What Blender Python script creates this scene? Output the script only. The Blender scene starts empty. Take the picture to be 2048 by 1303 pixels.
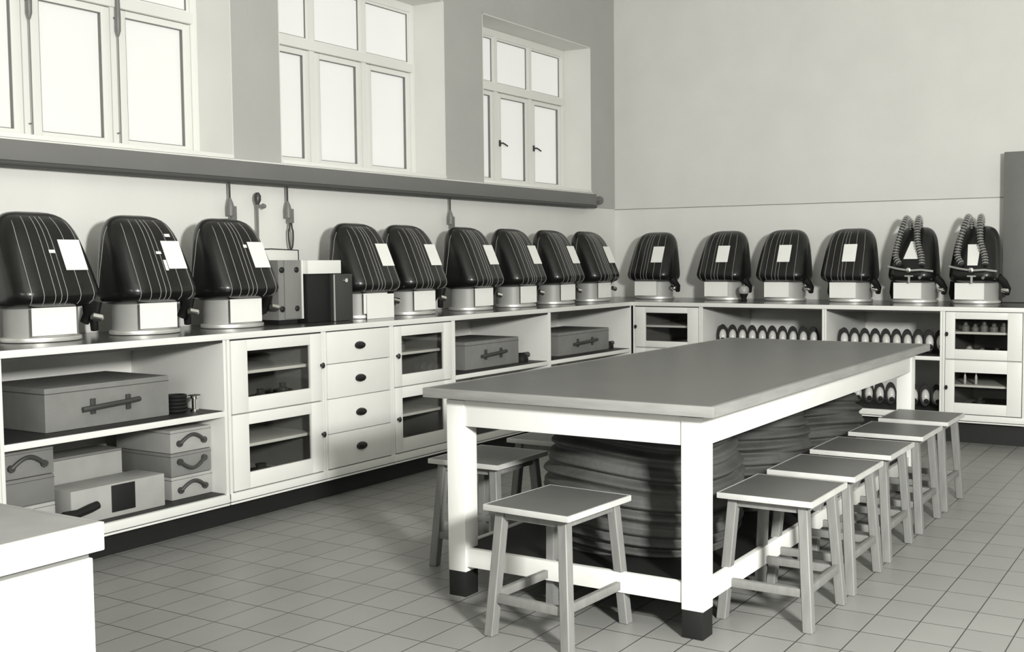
import bpy, bmesh, math, random
from mathutils import Vector, Matrix
random.seed(7)
PI = math.pi
C = bpy.context.scene.collection
sc = bpy.context.scene

# ------------------------------------------------------------------ camera
cd = bpy.data.cameras.new('camera'); cam = bpy.data.objects.new('camera', cd); C.objects.link(cam)
FPX, CXP, CYP = 2194.04, 1198.65, 645.2
yaw, pitch, roll = -0.5259, 0.0583, -0.0066
f = Vector((math.sin(yaw)*math.cos(pitch), math.cos(yaw)*math.cos(pitch), -math.sin(pitch)))
r0 = Vector((math.cos(yaw), -math.sin(yaw), 0)); u0 = r0.cross(f)
rr = r0*math.cos(roll) + u0*math.sin(roll); uu = -r0*math.sin(roll) + u0*math.cos(roll)
cam.matrix_world = Matrix(((rr.x, uu.x, -f.x, 4.9507), (rr.y, uu.y, -f.y, -8.8280), (rr.z, uu.z, -f.z, 1.3), (0, 0, 0, 1)))
cd.sensor_fit = 'HORIZONTAL'; cd.sensor_width = 36.0
cd.lens = FPX*36/2048; cd.shift_x = (1024-CXP)/2048; cd.shift_y = (CYP-651.5)/2048
cd.clip_start = 0.05
sc.camera = cam

# ------------------------------------------------------------------ view, world, lights
sc.view_settings.view_transform = 'Standard'; sc.view_settings.look = 'None'
sc.view_settings.gamma = 1.0; sc.view_settings.exposure = -0.36; sc.view_settings.use_curve_mapping = False
w = bpy.data.worlds.new('world'); sc.world = w; w.use_nodes = True
w.node_tree.nodes['Background'].inputs[0].default_value = (0.95, 1.0, 0.95, 1)
w.node_tree.nodes['Background'].inputs[1].default_value = 1.0

def area(name, loc, target, sx, sy, power, spread=PI):
    l = bpy.data.lights.new(name, 'AREA'); l.shape = 'RECTANGLE'; l.size = sx; l.size_y = sy
    l.energy = power; l.color = (1.0, 1.0, 0.96); l.spread = spread
    o = bpy.data.objects.new(name, l); C.objects.link(o); o.location = loc
    o.rotation_euler = (Vector(target)-Vector(loc)).to_track_quat('-Z', 'Y').to_euler()
    return o
area('flood_lamp', (6.2, -7.9, 2.0), (1.8, -1.4, 1.3), 0.40, 0.40, 520)
area('overhead_fill', (4.2, -7.2, 4.0), (3.4, -3.5, 0.0), 3.6, 3.0, 50)  # added soft fill from above, unseen; the room has no such fixture
area('front_lamp', (4.6, -11.2, 1.9), (2.4, -3.5, 0.9), 1.8, 1.4, 66)

# ------------------------------------------------------------------ materials
TINT = (1.0, 1.0, 0.955)
def mat(name, v, rough=0.5, metal=0.0, noise=0.0, nscale=8.0, bump=0.0, bscale=60.0, coat=0.0, tint=TINT, stretch=(1, 1, 1), spec=0.5):
    m = bpy.data.materials.new(name); m.use_nodes = True
    nt = m.node_tree; b = nt.nodes['Principled BSDF']
    col = (v*tint[0], v*tint[1], v*tint[2], 1)
    b.inputs['Base Color'].default_value = col
    b.inputs['Roughness'].default_value = rough; b.inputs['Metallic'].default_value = metal
    b.inputs['Coat Weight'].default_value = coat; b.inputs['Coat Roughness'].default_value = 0.12
    b.inputs['Specular IOR Level'].default_value = spec
    tc = nt.nodes.new('ShaderNodeTexCoord'); mp = nt.nodes.new('ShaderNodeMapping'); mp.inputs['Scale'].default_value = stretch
    nt.links.new(tc.outputs['Object'], mp.inputs['Vector'])
    n = nt.nodes.new('ShaderNodeTexNoise'); n.inputs['Scale'].default_value = nscale; n.inputs['Detail'].default_value = 5
    nt.links.new(mp.outputs['Vector'], n.inputs['Vector'])
    rp = nt.nodes.new('ShaderNodeValToRGB')
    lo = max(0, 1-noise); hi = 1+noise
    rp.color_ramp.elements[0].position = 0.3; rp.color_ramp.elements[1].position = 0.7
    rp.color_ramp.elements[0].color = (col[0]*lo, col[1]*lo, col[2]*lo, 1)
    rp.color_ramp.elements[1].color = (min(1, col[0]*hi), min(1, col[1]*hi), min(1, col[2]*hi), 1)
    nt.links.new(n.outputs['Fac'], rp.inputs['Fac']); nt.links.new(rp.outputs['Color'], b.inputs['Base Color'])
    if bump:
        n2 = nt.nodes.new('ShaderNodeTexNoise'); n2.inputs['Scale'].default_value = bscale; n2.inputs['Detail'].default_value = 4
        nt.links.new(mp.outputs['Vector'], n2.inputs['Vector'])
        bp = nt.nodes.new('ShaderNodeBump'); bp.inputs['Strength'].default_value = bump; bp.inputs['Distance'].default_value = 0.01
        nt.links.new(n2.outputs['Fac'], bp.inputs['Height']); nt.links.new(bp.outputs['Normal'], b.inputs['Normal'])
    return m

M = {}
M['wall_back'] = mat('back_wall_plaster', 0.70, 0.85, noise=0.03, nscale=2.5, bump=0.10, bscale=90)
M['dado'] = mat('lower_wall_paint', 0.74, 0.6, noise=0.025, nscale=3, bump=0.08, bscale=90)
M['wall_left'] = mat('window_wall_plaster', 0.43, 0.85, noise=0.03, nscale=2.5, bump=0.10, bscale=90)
M['reveal'] = mat('window_reveal_plaster', 0.72, 0.8, noise=0.02, nscale=3)
M['ceiling'] = mat('ceiling_plaster', 0.7, 0.9)
M['white'] = mat('white_enamel', 0.76, 0.38, noise=0.02, nscale=5)
M['dim_in'] = mat('shade_toned_cabinet_inside', 0.20, 0.6, noise=0.05, nscale=4)  # shade inside the closed units put into the colour as a darker tone
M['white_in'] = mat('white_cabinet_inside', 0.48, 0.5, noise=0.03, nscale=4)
M['winwhite'] = mat('window_enamel', 0.78, 0.4)
M['gap'] = mat('dark_joint', 0.03, 0.8)
M['plinth'] = mat('black_plinth_paint', 0.007, 0.6, noise=0.2)
M['counter'] = mat('dark_grey_linoleum', 0.05, 0.25, noise=0.12, nscale=6, coat=0.3)
M['tabletop'] = mat('grey_linoleum_top', 0.092, 0.33, noise=0.06, nscale=3, bump=0.03, bscale=200)
M['tableedge'] = mat('pale_wood_edge', 0.25, 0.5, noise=0.12, nscale=6, stretch=(1, 1, 8))
M['seat'] = mat('grey_stool_seat', 0.11, 0.4, noise=0.08, nscale=6)
M['seatedge'] = mat('pale_seat_edge', 0.5, 0.45, noise=0.08)
M['leg'] = mat('stool_wood', 0.20, 0.5, noise=0.10, nscale=9, stretch=(6, 6, 1))
M['shell'] = mat('black_rubberised_shell', 0.008, 0.32, noise=0.25, nscale=14, coat=0.3, spec=0.35, bump=0.05, bscale=220)
M['seam'] = mat('pale_seam', 0.34, 0.6)
M['card'] = mat('white_card', 0.86, 0.7, noise=0.02)
M['can'] = mat('light_grey_tin', 0.36, 0.45, metal=0.05, noise=0.05)
M['rim'] = mat('bright_tin_rim', 0.72, 0.42, metal=0.6)
M['lining'] = mat('dark_shelf_lining_and_top_shade', 0.022, 0.6)
M['chrome'] = mat('bright_metal', 0.85, 0.15, metal=1.0)
M['rubber'] = mat('black_rubber', 0.012, 0.6, noise=0.2, spec=0.2)
M['darkmetal'] = mat('dark_painted_metal', 0.06, 0.4, metal=0.3)
M['midmetal'] = mat('grey_painted_metal', 0.17, 0.45, noise=0.06)
M['hose'] = mat('grey_ribbed_hose', 0.05, 0.5)
M['hosering'] = mat('pale_hose_ring', 0.42, 0.5)
M['blind'] = mat('grey_casing_paint', 0.165, 0.5, noise=0.05, nscale=3)
M['blinddark'] = mat('dark_casing_rail', 0.07, 0.5)
M['case'] = mat('grey_fibre_case', 0.20, 0.6, noise=0.08, nscale=10, bump=0.06, bscale=150)
M['casedark'] = mat('dark_fibre_case', 0.07, 0.6, noise=0.15, nscale=10)
M['caselight'] = mat('pale_fibre_case', 0.36, 0.6, noise=0.08, nscale=8)
M['leather'] = mat('dark_leather', 0.045, 0.5, noise=0.2)
M['black'] = mat('black_paint', 0.006, 0.6)
M['woodbox'] = mat('grey_plywood', 0.21, 0.5, noise=0.12, nscale=6, stretch=(1, 1, 0.2))
M['cloth'] = mat('dark_rolled_canvas', 0.05, 0.75, noise=0.35, nscale=5, bump=0.25, bscale=50)
M['locker'] = mat('grey_cupboard_paint', 0.15, 0.5, noise=0.05)
M['visor'] = mat('pale_visor', 0.66, 0.18, noise=0.08, nscale=10)
M['knob'] = mat('black_knob', 0.008, 0.4)
M['desk_top'] = mat('grey_desk_linoleum', 0.24, 0.5, noise=0.08, nscale=10, bump=0.05, bscale=150)
M['jar'] = mat('pale_glazed_jar', 0.5, 0.25)

def glass():
    m = bpy.data.materials.new('door_glass'); m.use_nodes = True; nt = m.node_tree; nt.nodes.clear()
    o = nt.nodes.new('ShaderNodeOutputMaterial'); mx = nt.nodes.new('ShaderNodeMixShader')
    t = nt.nodes.new('ShaderNodeBsdfTransparent'); t.inputs[0].default_value = (0.90, 0.90, 0.89, 1)
    g = nt.nodes.new('ShaderNodeBsdfGlossy'); g.inputs['Roughness'].default_value = 0.03
    lw_ = nt.nodes.new('ShaderNodeLayerWeight'); lw_.inputs[0].default_value = 0.5
    pw = nt.nodes.new('ShaderNodeMath'); pw.operation = 'POWER'; pw.inputs[1].default_value = 4.0; nt.links.new(lw_.outputs['Facing'], pw.inputs[0])
    fr = nt.nodes.new('ShaderNodeMath'); fr.operation = 'MULTIPLY_ADD'; fr.inputs[1].default_value = 0.5; fr.inputs[2].default_value = 0.03; nt.links.new(pw.outputs[0], fr.inputs[0])
    nt.links.new(fr.outputs[0], mx.inputs[0]); nt.links.new(t.outputs[0], mx.inputs[1]); nt.links.new(g.outputs[0], mx.inputs[2])
    nt.links.new(mx.outputs[0], o.inputs[0]); return m
M['glass'] = glass()
def lit_pane():   # frosted window pane glowing with the daylight behind it
    m = bpy.data.materials.new('frosted_daylit_pane'); m.use_nodes = True; nt = m.node_tree
    b = nt.nodes['Principled BSDF']; b.inputs['Base Color'].default_value = (0.5, 0.5, 0.48, 1)
    b.inputs['Roughness'].default_value = 0.35
    b.inputs['Emission Color'].default_value = (1.0, 1.0, 0.96, 1); b.inputs['Emission Strength'].default_value = 0.56
    n = nt.nodes.new('ShaderNodeTexNoise'); n.inputs['Scale'].default_value = 1.5
    rp = nt.nodes.new('ShaderNodeValToRGB'); rp.color_ramp.elements[0].color = (0.93, 0.93, 0.89, 1); rp.color_ramp.elements[1].color = (1, 1, 0.97, 1)
    nt.links.new(n.outputs['Fac'], rp.inputs['Fac']); nt.links.new(rp.outputs['Color'], b.inputs['Emission Color'])
    return m
M['pane'] = lit_pane()
def tiles():
    m = bpy.data.materials.new('grey_floor_tiles'); m.use_nodes = True; nt = m.node_tree; b = nt.nodes['Principled BSDF']
    tc = nt.nodes.new('ShaderNodeTexCoord'); sp = nt.nodes.new('ShaderNodeSeparateXYZ'); nt.links.new(tc.outputs['Object'], sp.inputs[0])
    def math_(op, a, bv):
        n = nt.nodes.new('ShaderNodeMath'); n.operation = op
        for i, v in enumerate((a, bv)):
            if v is None: continue
            if isinstance(v, (int, float)): n.inputs[i].default_value = v
            else: nt.links.new(v, n.inputs[i])
        return n.outputs[0]
    SX, SY, OX, OY, J = TILE
    def line(s, S, O):
        a = math_('DIVIDE', math_('SUBTRACT', s, O), S)
        fr = math_('FRACT', a, None)
        d = math_('MINIMUM', fr, math_('SUBTRACT', 1.0, fr))
        return math_('LESS_THAN', math_('MULTIPLY', d, S), J), math_('FLOOR', a, None)
    lx, ix = line(sp.outputs[0], SX, OX); ly, iy = line(sp.outputs[1], SY, OY)
    g = math_('MAXIMUM', lx, ly)
    cb = nt.nodes.new('ShaderNodeCombineXYZ'); nt.links.new(ix, cb.inputs[0]); nt.links.new(iy, cb.inputs[1])
    wn = nt.nodes.new('ShaderNodeTexWhiteNoise'); nt.links.new(cb.outputs[0], wn.inputs['Vector'])
    ns = nt.nodes.new('ShaderNodeTexNoise'); ns.inputs['Scale'].default_value = 3; ns.inputs['Detail'].default_value = 6
    nt.links.new(tc.outputs['Object'], ns.inputs['Vector'])
    v = math_('ADD', math_('MULTIPLY', wn.outputs['Value'], 0.022), math_('ADD', math_('MULTIPLY', ns.outputs['Fac'], 0.05), FLOORV))
    mx = nt.nodes.new('ShaderNodeMix'); mx.data_type = 'FLOAT'
    nt.links.new(g, mx.inputs[0]); nt.links.new(v, mx.inputs[2]); mx.inputs[3].default_value = 0.035
    cc = nt.nodes.new('ShaderNodeCombineColor'); nt.links.new(mx.outputs[0], cc.inputs[0]); nt.links.new(mx.outputs[0], cc.inputs[1])
    nt.links.new(math_('MULTIPLY', mx.outputs[0], 0.95), cc.inputs[2])
    nt.links.new(cc.outputs[0], b.inputs['Base Color']); b.inputs['Roughness'].default_value = 0.38
    bp = nt.nodes.new('ShaderNodeBump'); bp.inputs['Strength'].default_value = 0.25; bp.inputs['Distance'].default_value = 0.004
    nt.links.new(math_('SUBTRACT', 1.0, g), bp.inputs['Height']); nt.links.new(bp.outputs['Normal'], b.inputs['Normal'])
    return m
TILE = (0.1585, 0.205, 3.846, -5.136, 0.0022); FLOORV = 0.205
M['floor'] = tiles()

# ------------------------------------------------------------------ mesh helpers
class MB:
    def __init__(s): s.bm = bmesh.new(); s.mats = []
    def mi(s, m):
        if m not in s.mats: s.mats.append(m)
        return s.mats.index(m)
    def _merge(s, b2, m, smooth=False, T=None):
        if T is not None: bmesh.ops.transform(b2, matrix=T, verts=b2.verts)
        idx = s.mi(m); mp = {}
        for v in b2.verts: mp[v] = s.bm.verts.new(v.co)
        for fc in b2.faces:
            try: nf = s.bm.faces.new([mp[v] for v in fc.verts])
            except ValueError: continue
            nf.material_index = idx; nf.smooth = smooth
        b2.free()
    def box(s, a, b, m, bev=0.0, T=None):
        lo = [min(a[i], b[i]) for i in range(3)]; hi = [max(a[i], b[i]) for i in range(3)]
        t = bmesh.new(); bmesh.ops.create_cube(t, size=1)
        for v in t.verts: v.co = Vector([(lo[i]+hi[i])/2 + v.co[i]*(hi[i]-lo[i]) for i in range(3)])
        if bev: bmesh.ops.bevel(t, geom=list(t.edges), offset=bev, segments=2, affect='EDGES', profile=0.6)
        s._merge(t, m, False, T); return s
    def frame_x(s, x0, x1, y0, y1, z0, z1, wl, wr, wb, wt, m, bev=0.003):   # rectangular frame lying in a y-z plane
        s.box((x0, y0, z0), (x1, y0+wl, z1), m, bev); s.box((x0, y1-wr, z0), (x1, y1, z1), m, bev)
        s.box((x0+0.0005, y0+wl, z0), (x1-0.0005, y1-wr, z0+wb), m); s.box((x0+0.0005, y0+wl, z1-wt), (x1-0.0005, y1-wr, z1), m); return s
    def rim_z(s, hx, hy, wd, z0, z1, m, bev=0.003):                          # rectangular rim lying in a horizontal plane
        s.box((-hx, -hy, z0), (hx, -hy+wd, z1), m, bev); s.box((-hx, hy-wd, z0), (hx, hy, z1), m, bev)
        s.box((-hx+0.0005, -hy+wd, z0), (-hx+wd, hy-wd, z1-0.0004), m); s.box((hx-wd, -hy+wd, z0), (hx-0.0005, hy-wd, z1-0.0004), m); return s
    def prism(s, bot, top, m, bev=0.0, T=None):   # two quads of four points
        t = bmesh.new(); vb = [t.verts.new(p) for p in bot]; vt = [t.verts.new(p) for p in top]
        n = len(bot); t.faces.new(vb[::-1]); t.faces.new(vt)
        for i in range(n): t.faces.new([vb[i], vb[(i+1) % n], vt[(i+1) % n], vt[i]])
        bmesh.ops.recalc_face_normals(t, faces=t.faces)
        if bev: bmesh.ops.bevel(t, geom=list(t.edges), offset=bev, segments=1, affect='EDGES')
        s._merge(t, m, False, T); return s
    def bar(s, p, q, wx, wy, m, bev=0.0015):      # square bar from p to q, horizontal cross-section wx by wy
        p = Vector(p); q = Vector(q)
        c = [(-wx/2, -wy/2, 0), (wx/2, -wy/2, 0), (wx/2, wy/2, 0), (-wx/2, wy/2, 0)]
        return s.prism([p+Vector(k) for k in c], [q+Vector(k) for k in c], m, bev)
    def tube(s, pts, r, m, n=10, closed=False, caps=True):
        pts = [Vector(p) for p in pts]; t = bmesh.new(); rings = []; N = len(pts)
        rad = r if isinstance(r, (list, tuple)) else [r]*N
        up = None
        for i, p in enumerate(pts):
            if closed: d = pts[(i+1) % N]-pts[i-1]
            else: d = pts[min(i+1, N-1)]-pts[max(i-1, 0)]
            d.normalize()
            if up is None: up = Vector((0, 0, 1)) if abs(d.z) < 0.9 else Vector((1, 0, 0))
            a = d.cross(up); 
            if a.length < 1e-6: a = d.cross(Vector((0.3, 1, 0.2)))
            a.normalize(); b = a.cross(d).normalized(); up = b
            rings.append([t.verts.new(p + (a*math.cos(2*PI*k/n)+b*math.sin(2*PI*k/n))*rad[i]) for k in range(n)])
        for i in range(N if closed else N-1):
            A, B = rings[i], rings[(i+1) % N]
            for k in range(n): t.faces.new([A[k], A[(k+1) % n], B[(k+1) % n], B[k]])
        if caps and not closed: t.faces.new(rings[0][::-1]); t.faces.new(rings[-1])
        bmesh.ops.recalc_face_normals(t, faces=t.faces)
        s._merge(t, m, True); return s
    def lathe(s, prof, m, n=32, T=None, ex=1.0, ey=1.0, smooth=True):   # prof: (radius, z)
        t = bmesh.new(); rings = []
        for r, z in prof:
            rings.append([t.verts.new((r*ex*math.cos(2*PI*k/n), r*ey*math.sin(2*PI*k/n), z)) for k in range(n)])
        for A, B in zip(rings, rings[1:]):
            for k in range(n): t.faces.new([A[k], A[(k+1) % n], B[(k+1) % n], B[k]])
        t.faces.new(rings[0][::-1]); t.faces.new(rings[-1])
        bmesh.ops.recalc_face_normals(t, faces=t.faces)
        s._merge(t, m, smooth, T); return s
    def build(s, name, parent=None, loc=None, rot=None, sharp=35):
        me = bpy.data.meshes.new(name); s.bm.to_mesh(me); s.bm.free()
        for m in s.mats: me.materials.append(m)
        o = bpy.data.objects.new(name, me); C.objects.link(o)
        if parent is not None: o.parent = parent
        if loc is not None: o.location = loc
        if rot is not None: o.rotation_euler = rot
        if hasattr(me, 'set_sharp_from_angle'): me.set_sharp_from_angle(angle=math.radians(sharp))
        return o
def tag(o, label, cat, group=None, kind=None):
    o['label'] = label; o['category'] = cat
    if group: o['group'] = group
    if kind: o['kind'] = kind
    return o
def thing(name, loc, label, cat, group=None, rot=0.0):
    o = bpy.data.objects.new(name, None); C.objects.link(o); o.location = loc; o.rotation_euler = (0, 0, rot)
    o.empty_display_size = 0.05
    return tag(o, label, cat, group)
def struct(o): o['kind'] = 'structure'; return o
def copy_tree(o, parent=None):
    c = o.copy(); C.objects.link(c); c.parent = parent
    for ch in [x for x in bpy.data.objects if x.parent == o]: copy_tree(ch, c)
    return c

# ------------------------------------------------------------------ room shell
X1, Y0, ZC = 8.6, -12.6, 4.3
struct(MB().box((-0.4, Y0-0.2, -0.1), (X1+0.2, 0.2, 0), M['floor']).build('floor'))
struct(MB().box((-0.4, Y0-0.2, ZC), (X1+0.2, 0.2, ZC+0.1), M['ceiling']).build('ceiling'))
b = MB(); b.box((-0.4, 0, 1.75), (X1+0.2, 0.2, ZC), M['wall_back']); b.box((-0.4, 0.0, 0), (X1+0.2, 0.2, 1.75), M['dado'])
struct(b.build('wall_back'))
struct(MB().box((X1, Y0, 0), (X1+0.2, 0, ZC), M['wall_back']).build('wall_right'))
struct(MB().box((-0.4, Y0-0.2, 0), (X1+0.2, Y0, ZC), M['wall_back']).build('wall_front'))
struct(MB().box((0.0, -0.004, 1.746), (X1, 0.0, 1.751), M['case']).build('trim_1'))
# left wall with three window openings
WZ0, WZ1, D = 1.885, 3.15, 0.27
WIN = [(-6.03, -4.43), (-4.07, -2.488), (-2.026, -0.425)]
b = MB()
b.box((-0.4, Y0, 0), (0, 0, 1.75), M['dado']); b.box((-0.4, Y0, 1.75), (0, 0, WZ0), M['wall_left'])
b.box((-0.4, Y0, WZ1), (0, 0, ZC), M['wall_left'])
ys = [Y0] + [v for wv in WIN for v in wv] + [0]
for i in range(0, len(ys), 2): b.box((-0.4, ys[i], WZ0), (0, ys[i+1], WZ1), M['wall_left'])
for y0, y1 in WIN:   # plastered reveals
    for (p, q) in (((-0.3, y0, WZ0), (0.001, y0+0.006, WZ1)), ((-0.3, y1-0.006, WZ0), (0.001, y1, WZ1)), ((-0.3, y0, WZ1-0.006), (0.001, y1, WZ1))):
        b.box(p, q, M['reveal'])
struct(b.build('wall_left'))

def window(n, y0, y1):
    Wm = M['winwhite']; b = MB(); xf = -D; th = 0.06
    x0 = xf-th
    yL, yR = y0+0.006, y1-0.006
    fw = 0.045; P = (yR-yL-2*fw)/3
    z0, z1 = WZ0+0.02, WZ1-0.006
    zt0, zt1 = 2.655, 2.715
    b.frame_x(x0, xf, yL, yR, z0, z1, fw, fw, 0.03, 0.055, Wm)
    b.box((x0, yL+fw, zt0), (xf+0.02, yR-fw, zt1), Wm, 0.004)
    for k in (1, 2):
        yc = yL+fw+P*k; b.box((x0, yc-0.022, z0+0.03), (xf-0.001, yc+0.022, zt0), Wm); b.box((x0, yc-0.022, zt1), (xf-0.001, yc+0.022, z1-0.055), Wm)
    b.box((x0-0.03, yL, z0), (x0-0.02, yR, z1), M['gap'])
    w_ = b.build('window_%d' % n); struct(w_)
    b = MB(); b.box((-0.30, y0+0.006, WZ0-0.004), (0.012, y1-0.006, WZ0+0.02), Wm, 0.004); b.build('sill', w_)
    for k in range(3):
        a0 = yL+fw+P*k+(0.022 if k else 0); a1 = yL+fw+P*(k+1)-(0.022 if k < 2 else 0)
        # fixed upper light
        b = MB(); fr = 0.016
        b.frame_x(xf-0.04, xf-0.012, a0, a1, zt1, z1-0.055, fr, fr, fr, fr, Wm, 0.002)
        b.frame_x(xf-0.0245, xf-0.016, a0+fr, a1-fr, zt1+fr, z1-0.055-fr, 0.004, 0.004, 0.004, 0.004, M['midmetal'], 0)
        s_ = b.build('upper_sash', w_)
        MB().box((xf-0.03, a0+fr, zt1+fr), (xf-0.025, a1-fr, z1-0.055-fr), M['pane']).build('pane', s_)
        # opening casement
        b = MB(); fr = 0.05; c0 = z0+0.03+0.003; c1 = zt0-0.003; e0 = a0+0.002; e1 = a1-0.002
        b.frame_x(xf-0.045, xf-0.006, e0, e1, c0, c1, fr, fr, 0.02, 0.035, Wm, 0.003)
        b.frame_x(xf-0.0285, xf-0.010, e0+fr, e1-fr, c0+0.02, c1-0.035, 0.004, 0.004, 0.004, 0.004, M['midmetal'], 0)
        s_ = b.build('casement', w_)
        MB().box((xf-0.034, e0+fr, c0+0.02), (xf-0.029, e1-fr, c1-0.035), M['pane']).build('pane', s_)
        if n == 3 and k > 0:
            h = MB(); h.box((xf-0.006, e0+0.014, 2.22), (xf+0.006, e0+0.032, 2.27), M['darkmetal'], 0.002)
            h.tube([(xf+0.0, e0+0.023, 2.245), (xf+0.03, e0+0.023, 2.245), (xf+0.035, e0+0.05, 2.235), (xf+0.035, e0+0.08, 2.225)], 0.007, M['darkmetal'], 8); h.build('handle', s_)
    if n == 1:
        for k in (1, 2):
            yc = yL+fw+P*k
            h = MB(); h.tube([(xf+0.03, yc, WZ0+0.05), (xf+0.03, yc, 2.56)], 0.0035, M['midmetal'], 8)
            h.tube([(xf+0.03, yc, 2.50), (xf+0.032, yc, 2.53), (xf+0.034, yc, 2.60), (xf+0.034, yc, 2.82)], [0.006, 0.014, 0.014, 0.008], M['midmetal'], 10)
            h.tube([(xf, yc, 2.60), (xf+0.034, yc, 2.60)], 0.006, M['midmetal'], 8); h.tube([(xf, yc, 1.99), (xf+0.03, yc, 1.99)], 0.004, M['midmetal'], 8)
            h.build('bolt_rod', w_)
for i, (a, c) in enumerate(WIN): window(i+1, a, c)

# long casing under the windows
BY0, BY1, BX = -7.2, -0.50, 0.10
t = thing('window_casing', (0, 0, 1.745), 'long grey boxed casing running along the wall directly below the windows', 'casing')
b = MB(); b.box((0.001, BY0, 0.022), (BX, BY1, 0.118), M['blind'], 0.006); b.build('cover', t)
b = MB(); b.tube([(BX-0.018, BY0, 0.012), (BX-0.018, BY1+0.01, 0.012)], 0.017, M['blinddark'], 12); b.box((0.001, BY0, 0.003), (BX-0.02, BY1, 0.02), M['blinddark']); b.build('bottom_roller', t)
b = MB(); b.tube([(0.06, BY1, 0.07), (0.06, BY1+0.10, 0.07)], 0.012, M['midmetal'], 10)
b.tube([(0.06, BY1+0.10, 0.07), (0.06, BY1+0.105, 0.07), (0.06, BY1+0.125, 0.07), (0.06, BY1+0.13, 0.07)], [0.02, 0.038, 0.038, 0.02], M['midmetal'], 16); b.build('end_knob', t)
b = MB(); b.box((0.001, BY0, 0.119), (BX-0.03, BY1, 0.128), M['winwhite'], 0.002); b.build('top_ledge', t)['label'] = 'white top ledge'

# ------------------------------------------------------------------ worktop
FX, FY, HC = 0.72, -1.02, 0.95
t = thing('worktop', (0, 0, HC), 'dark grey linoleum worktop running along both walls over the white cabinets', 'worktop')
b = MB(); b.box((0.001, -7.2, -0.028), (FX-0.012, -0.001, 0), M['counter']); b.box((FX-0.012, FY+0.012, -0.028), (3.745, -0.001, 0), M['counter']); b.build('top', t)
b = MB(); b.box((FX-0.012, -7.2, -0.030), (FX+0.004, FY-0.004, 0.0005), M['white'], 0.002); b.box((FX-0.012, FY-0.004, -0.030), (3.757, FY+0.012, 0.0005), M['white'], 0.002)
b.box((3.745, FY+0.012, -0.030), (3.757, -0.001, 0.0005), M['white'], 0.002)
b.build('front_edge', t)['label'] = 'white painted front edge'

# ------------------------------------------------------------------ cabinets
# local frame of a unit: front face at y=0 facing -y, width along +x from 0, depth to +dep, z from floor
def unit_frame(row, s0):
    if row == 'L': return (FX, s0, 0), PI/2      # local +x -> world +y, local +y -> world -x
    return (s0, FY, 0), 0.0
def door(parent, x0, x1, z0, z1, g, knobx, knobz):
    W = M['white']; b = MB(); gx0, gx1, gz0, gz1 = g; y0, y1 = -0.004, 0.016
    b.box((x0, y0, z0), (gx0, y1, z1), W, 0.002); b.box((gx1, y0, z0), (x1, y1, z1), W, 0.002)
    b.box((gx0, y0, z0), (gx1, y1, gz0), W, 0.002); b.box((gx0, y0, gz1), (gx1, y1, z1), W, 0.002)
    d = b.build('door', parent)
    MB().box((gx0-0.004, 0.006, gz0-0.004), (gx1+0.004, 0.009, gz1+0.004), M['glass']).build('glass_pane', d)
    k = MB(); T = Matrix.Translation((knobx, -0.004, knobz)) @ Matrix.Rotation(PI/2, 4, 'X')
    k.lathe([(0.006, 0), (0.006, 0.010), (0.012, 0.016), (0.013, 0.022), (0.008, 0.027)], M['knob'], 14, T, ex=0.8, ey=1.25); k.build('knob', d)
    return d
def unit(row, s0, s1, name, label, kind, **k):
    loc, rot = unit_frame(row, s0); W = s1-s0; dep = (FX if row == 'L' else -FY)-0.02
    bz = 0.165 if row == 'L' else 0.205      # floor of the unit
    t = thing(name, loc, label, 'cabinet', None, rot)
    Wm, Wi = M['white'], M['white_in']; top = HC-0.031; st = 0.016
    b = MB()
    for x0 in (0, W-st): b.box((x0, 0, bz-0.03), (x0+st, dep, top), Wm, 0.0015)
    b.box((st, 0.002, bz-0.03), (W-st, dep, bz), Wi if kind != 'open' else Wi)
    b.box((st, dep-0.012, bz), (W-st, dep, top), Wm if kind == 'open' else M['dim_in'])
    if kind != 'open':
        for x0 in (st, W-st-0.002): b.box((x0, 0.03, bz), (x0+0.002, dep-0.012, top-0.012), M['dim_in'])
    b.box((st, 0.004, top-0.012), (W-st, dep-0.012, top), M['lining'])  # top panel coloured dark to paint in the shade under the worktop
    b.build('carcass', t)
    b = MB(); b.box((0, -0.004, bz-0.042), (W, 0.012, bz-0.002), Wm, 0.002); b.box((0, -0.002, bz-0.056), (W, 0.012, bz-0.047), Wm, 0.001)
    b.box((0, 0.006, bz-0.05), (W, 0.03, bz-0.04), M['gap']); b.build('bottom_rail', t)
    b = MB(); b.box((-0.0008, 0.07, 0.001), (W+0.0072 if row == 'L' and s1 == -5.150 else W+0.0008, 0.09, bz-0.03), M['plinth']); b.build('plinth', t)['label'] = 'black recessed plinth'
    if kind == 'open':
        b = MB(); zs = k.get('zs', 0.572); b.box((st, 0.002, zs-0.024), (W-st, dep-0.013, zs), Wi, 0.001); b.box((st, 0.0, zs-0.026), (W-st, 0.012, zs+0.001), Wm, 0.001)
        b.build('shelf', t)
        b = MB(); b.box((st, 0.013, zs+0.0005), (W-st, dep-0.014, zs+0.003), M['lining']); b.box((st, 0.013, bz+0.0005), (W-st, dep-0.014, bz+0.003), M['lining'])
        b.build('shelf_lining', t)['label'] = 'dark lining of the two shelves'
    return t, W, dep, bz, top

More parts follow.
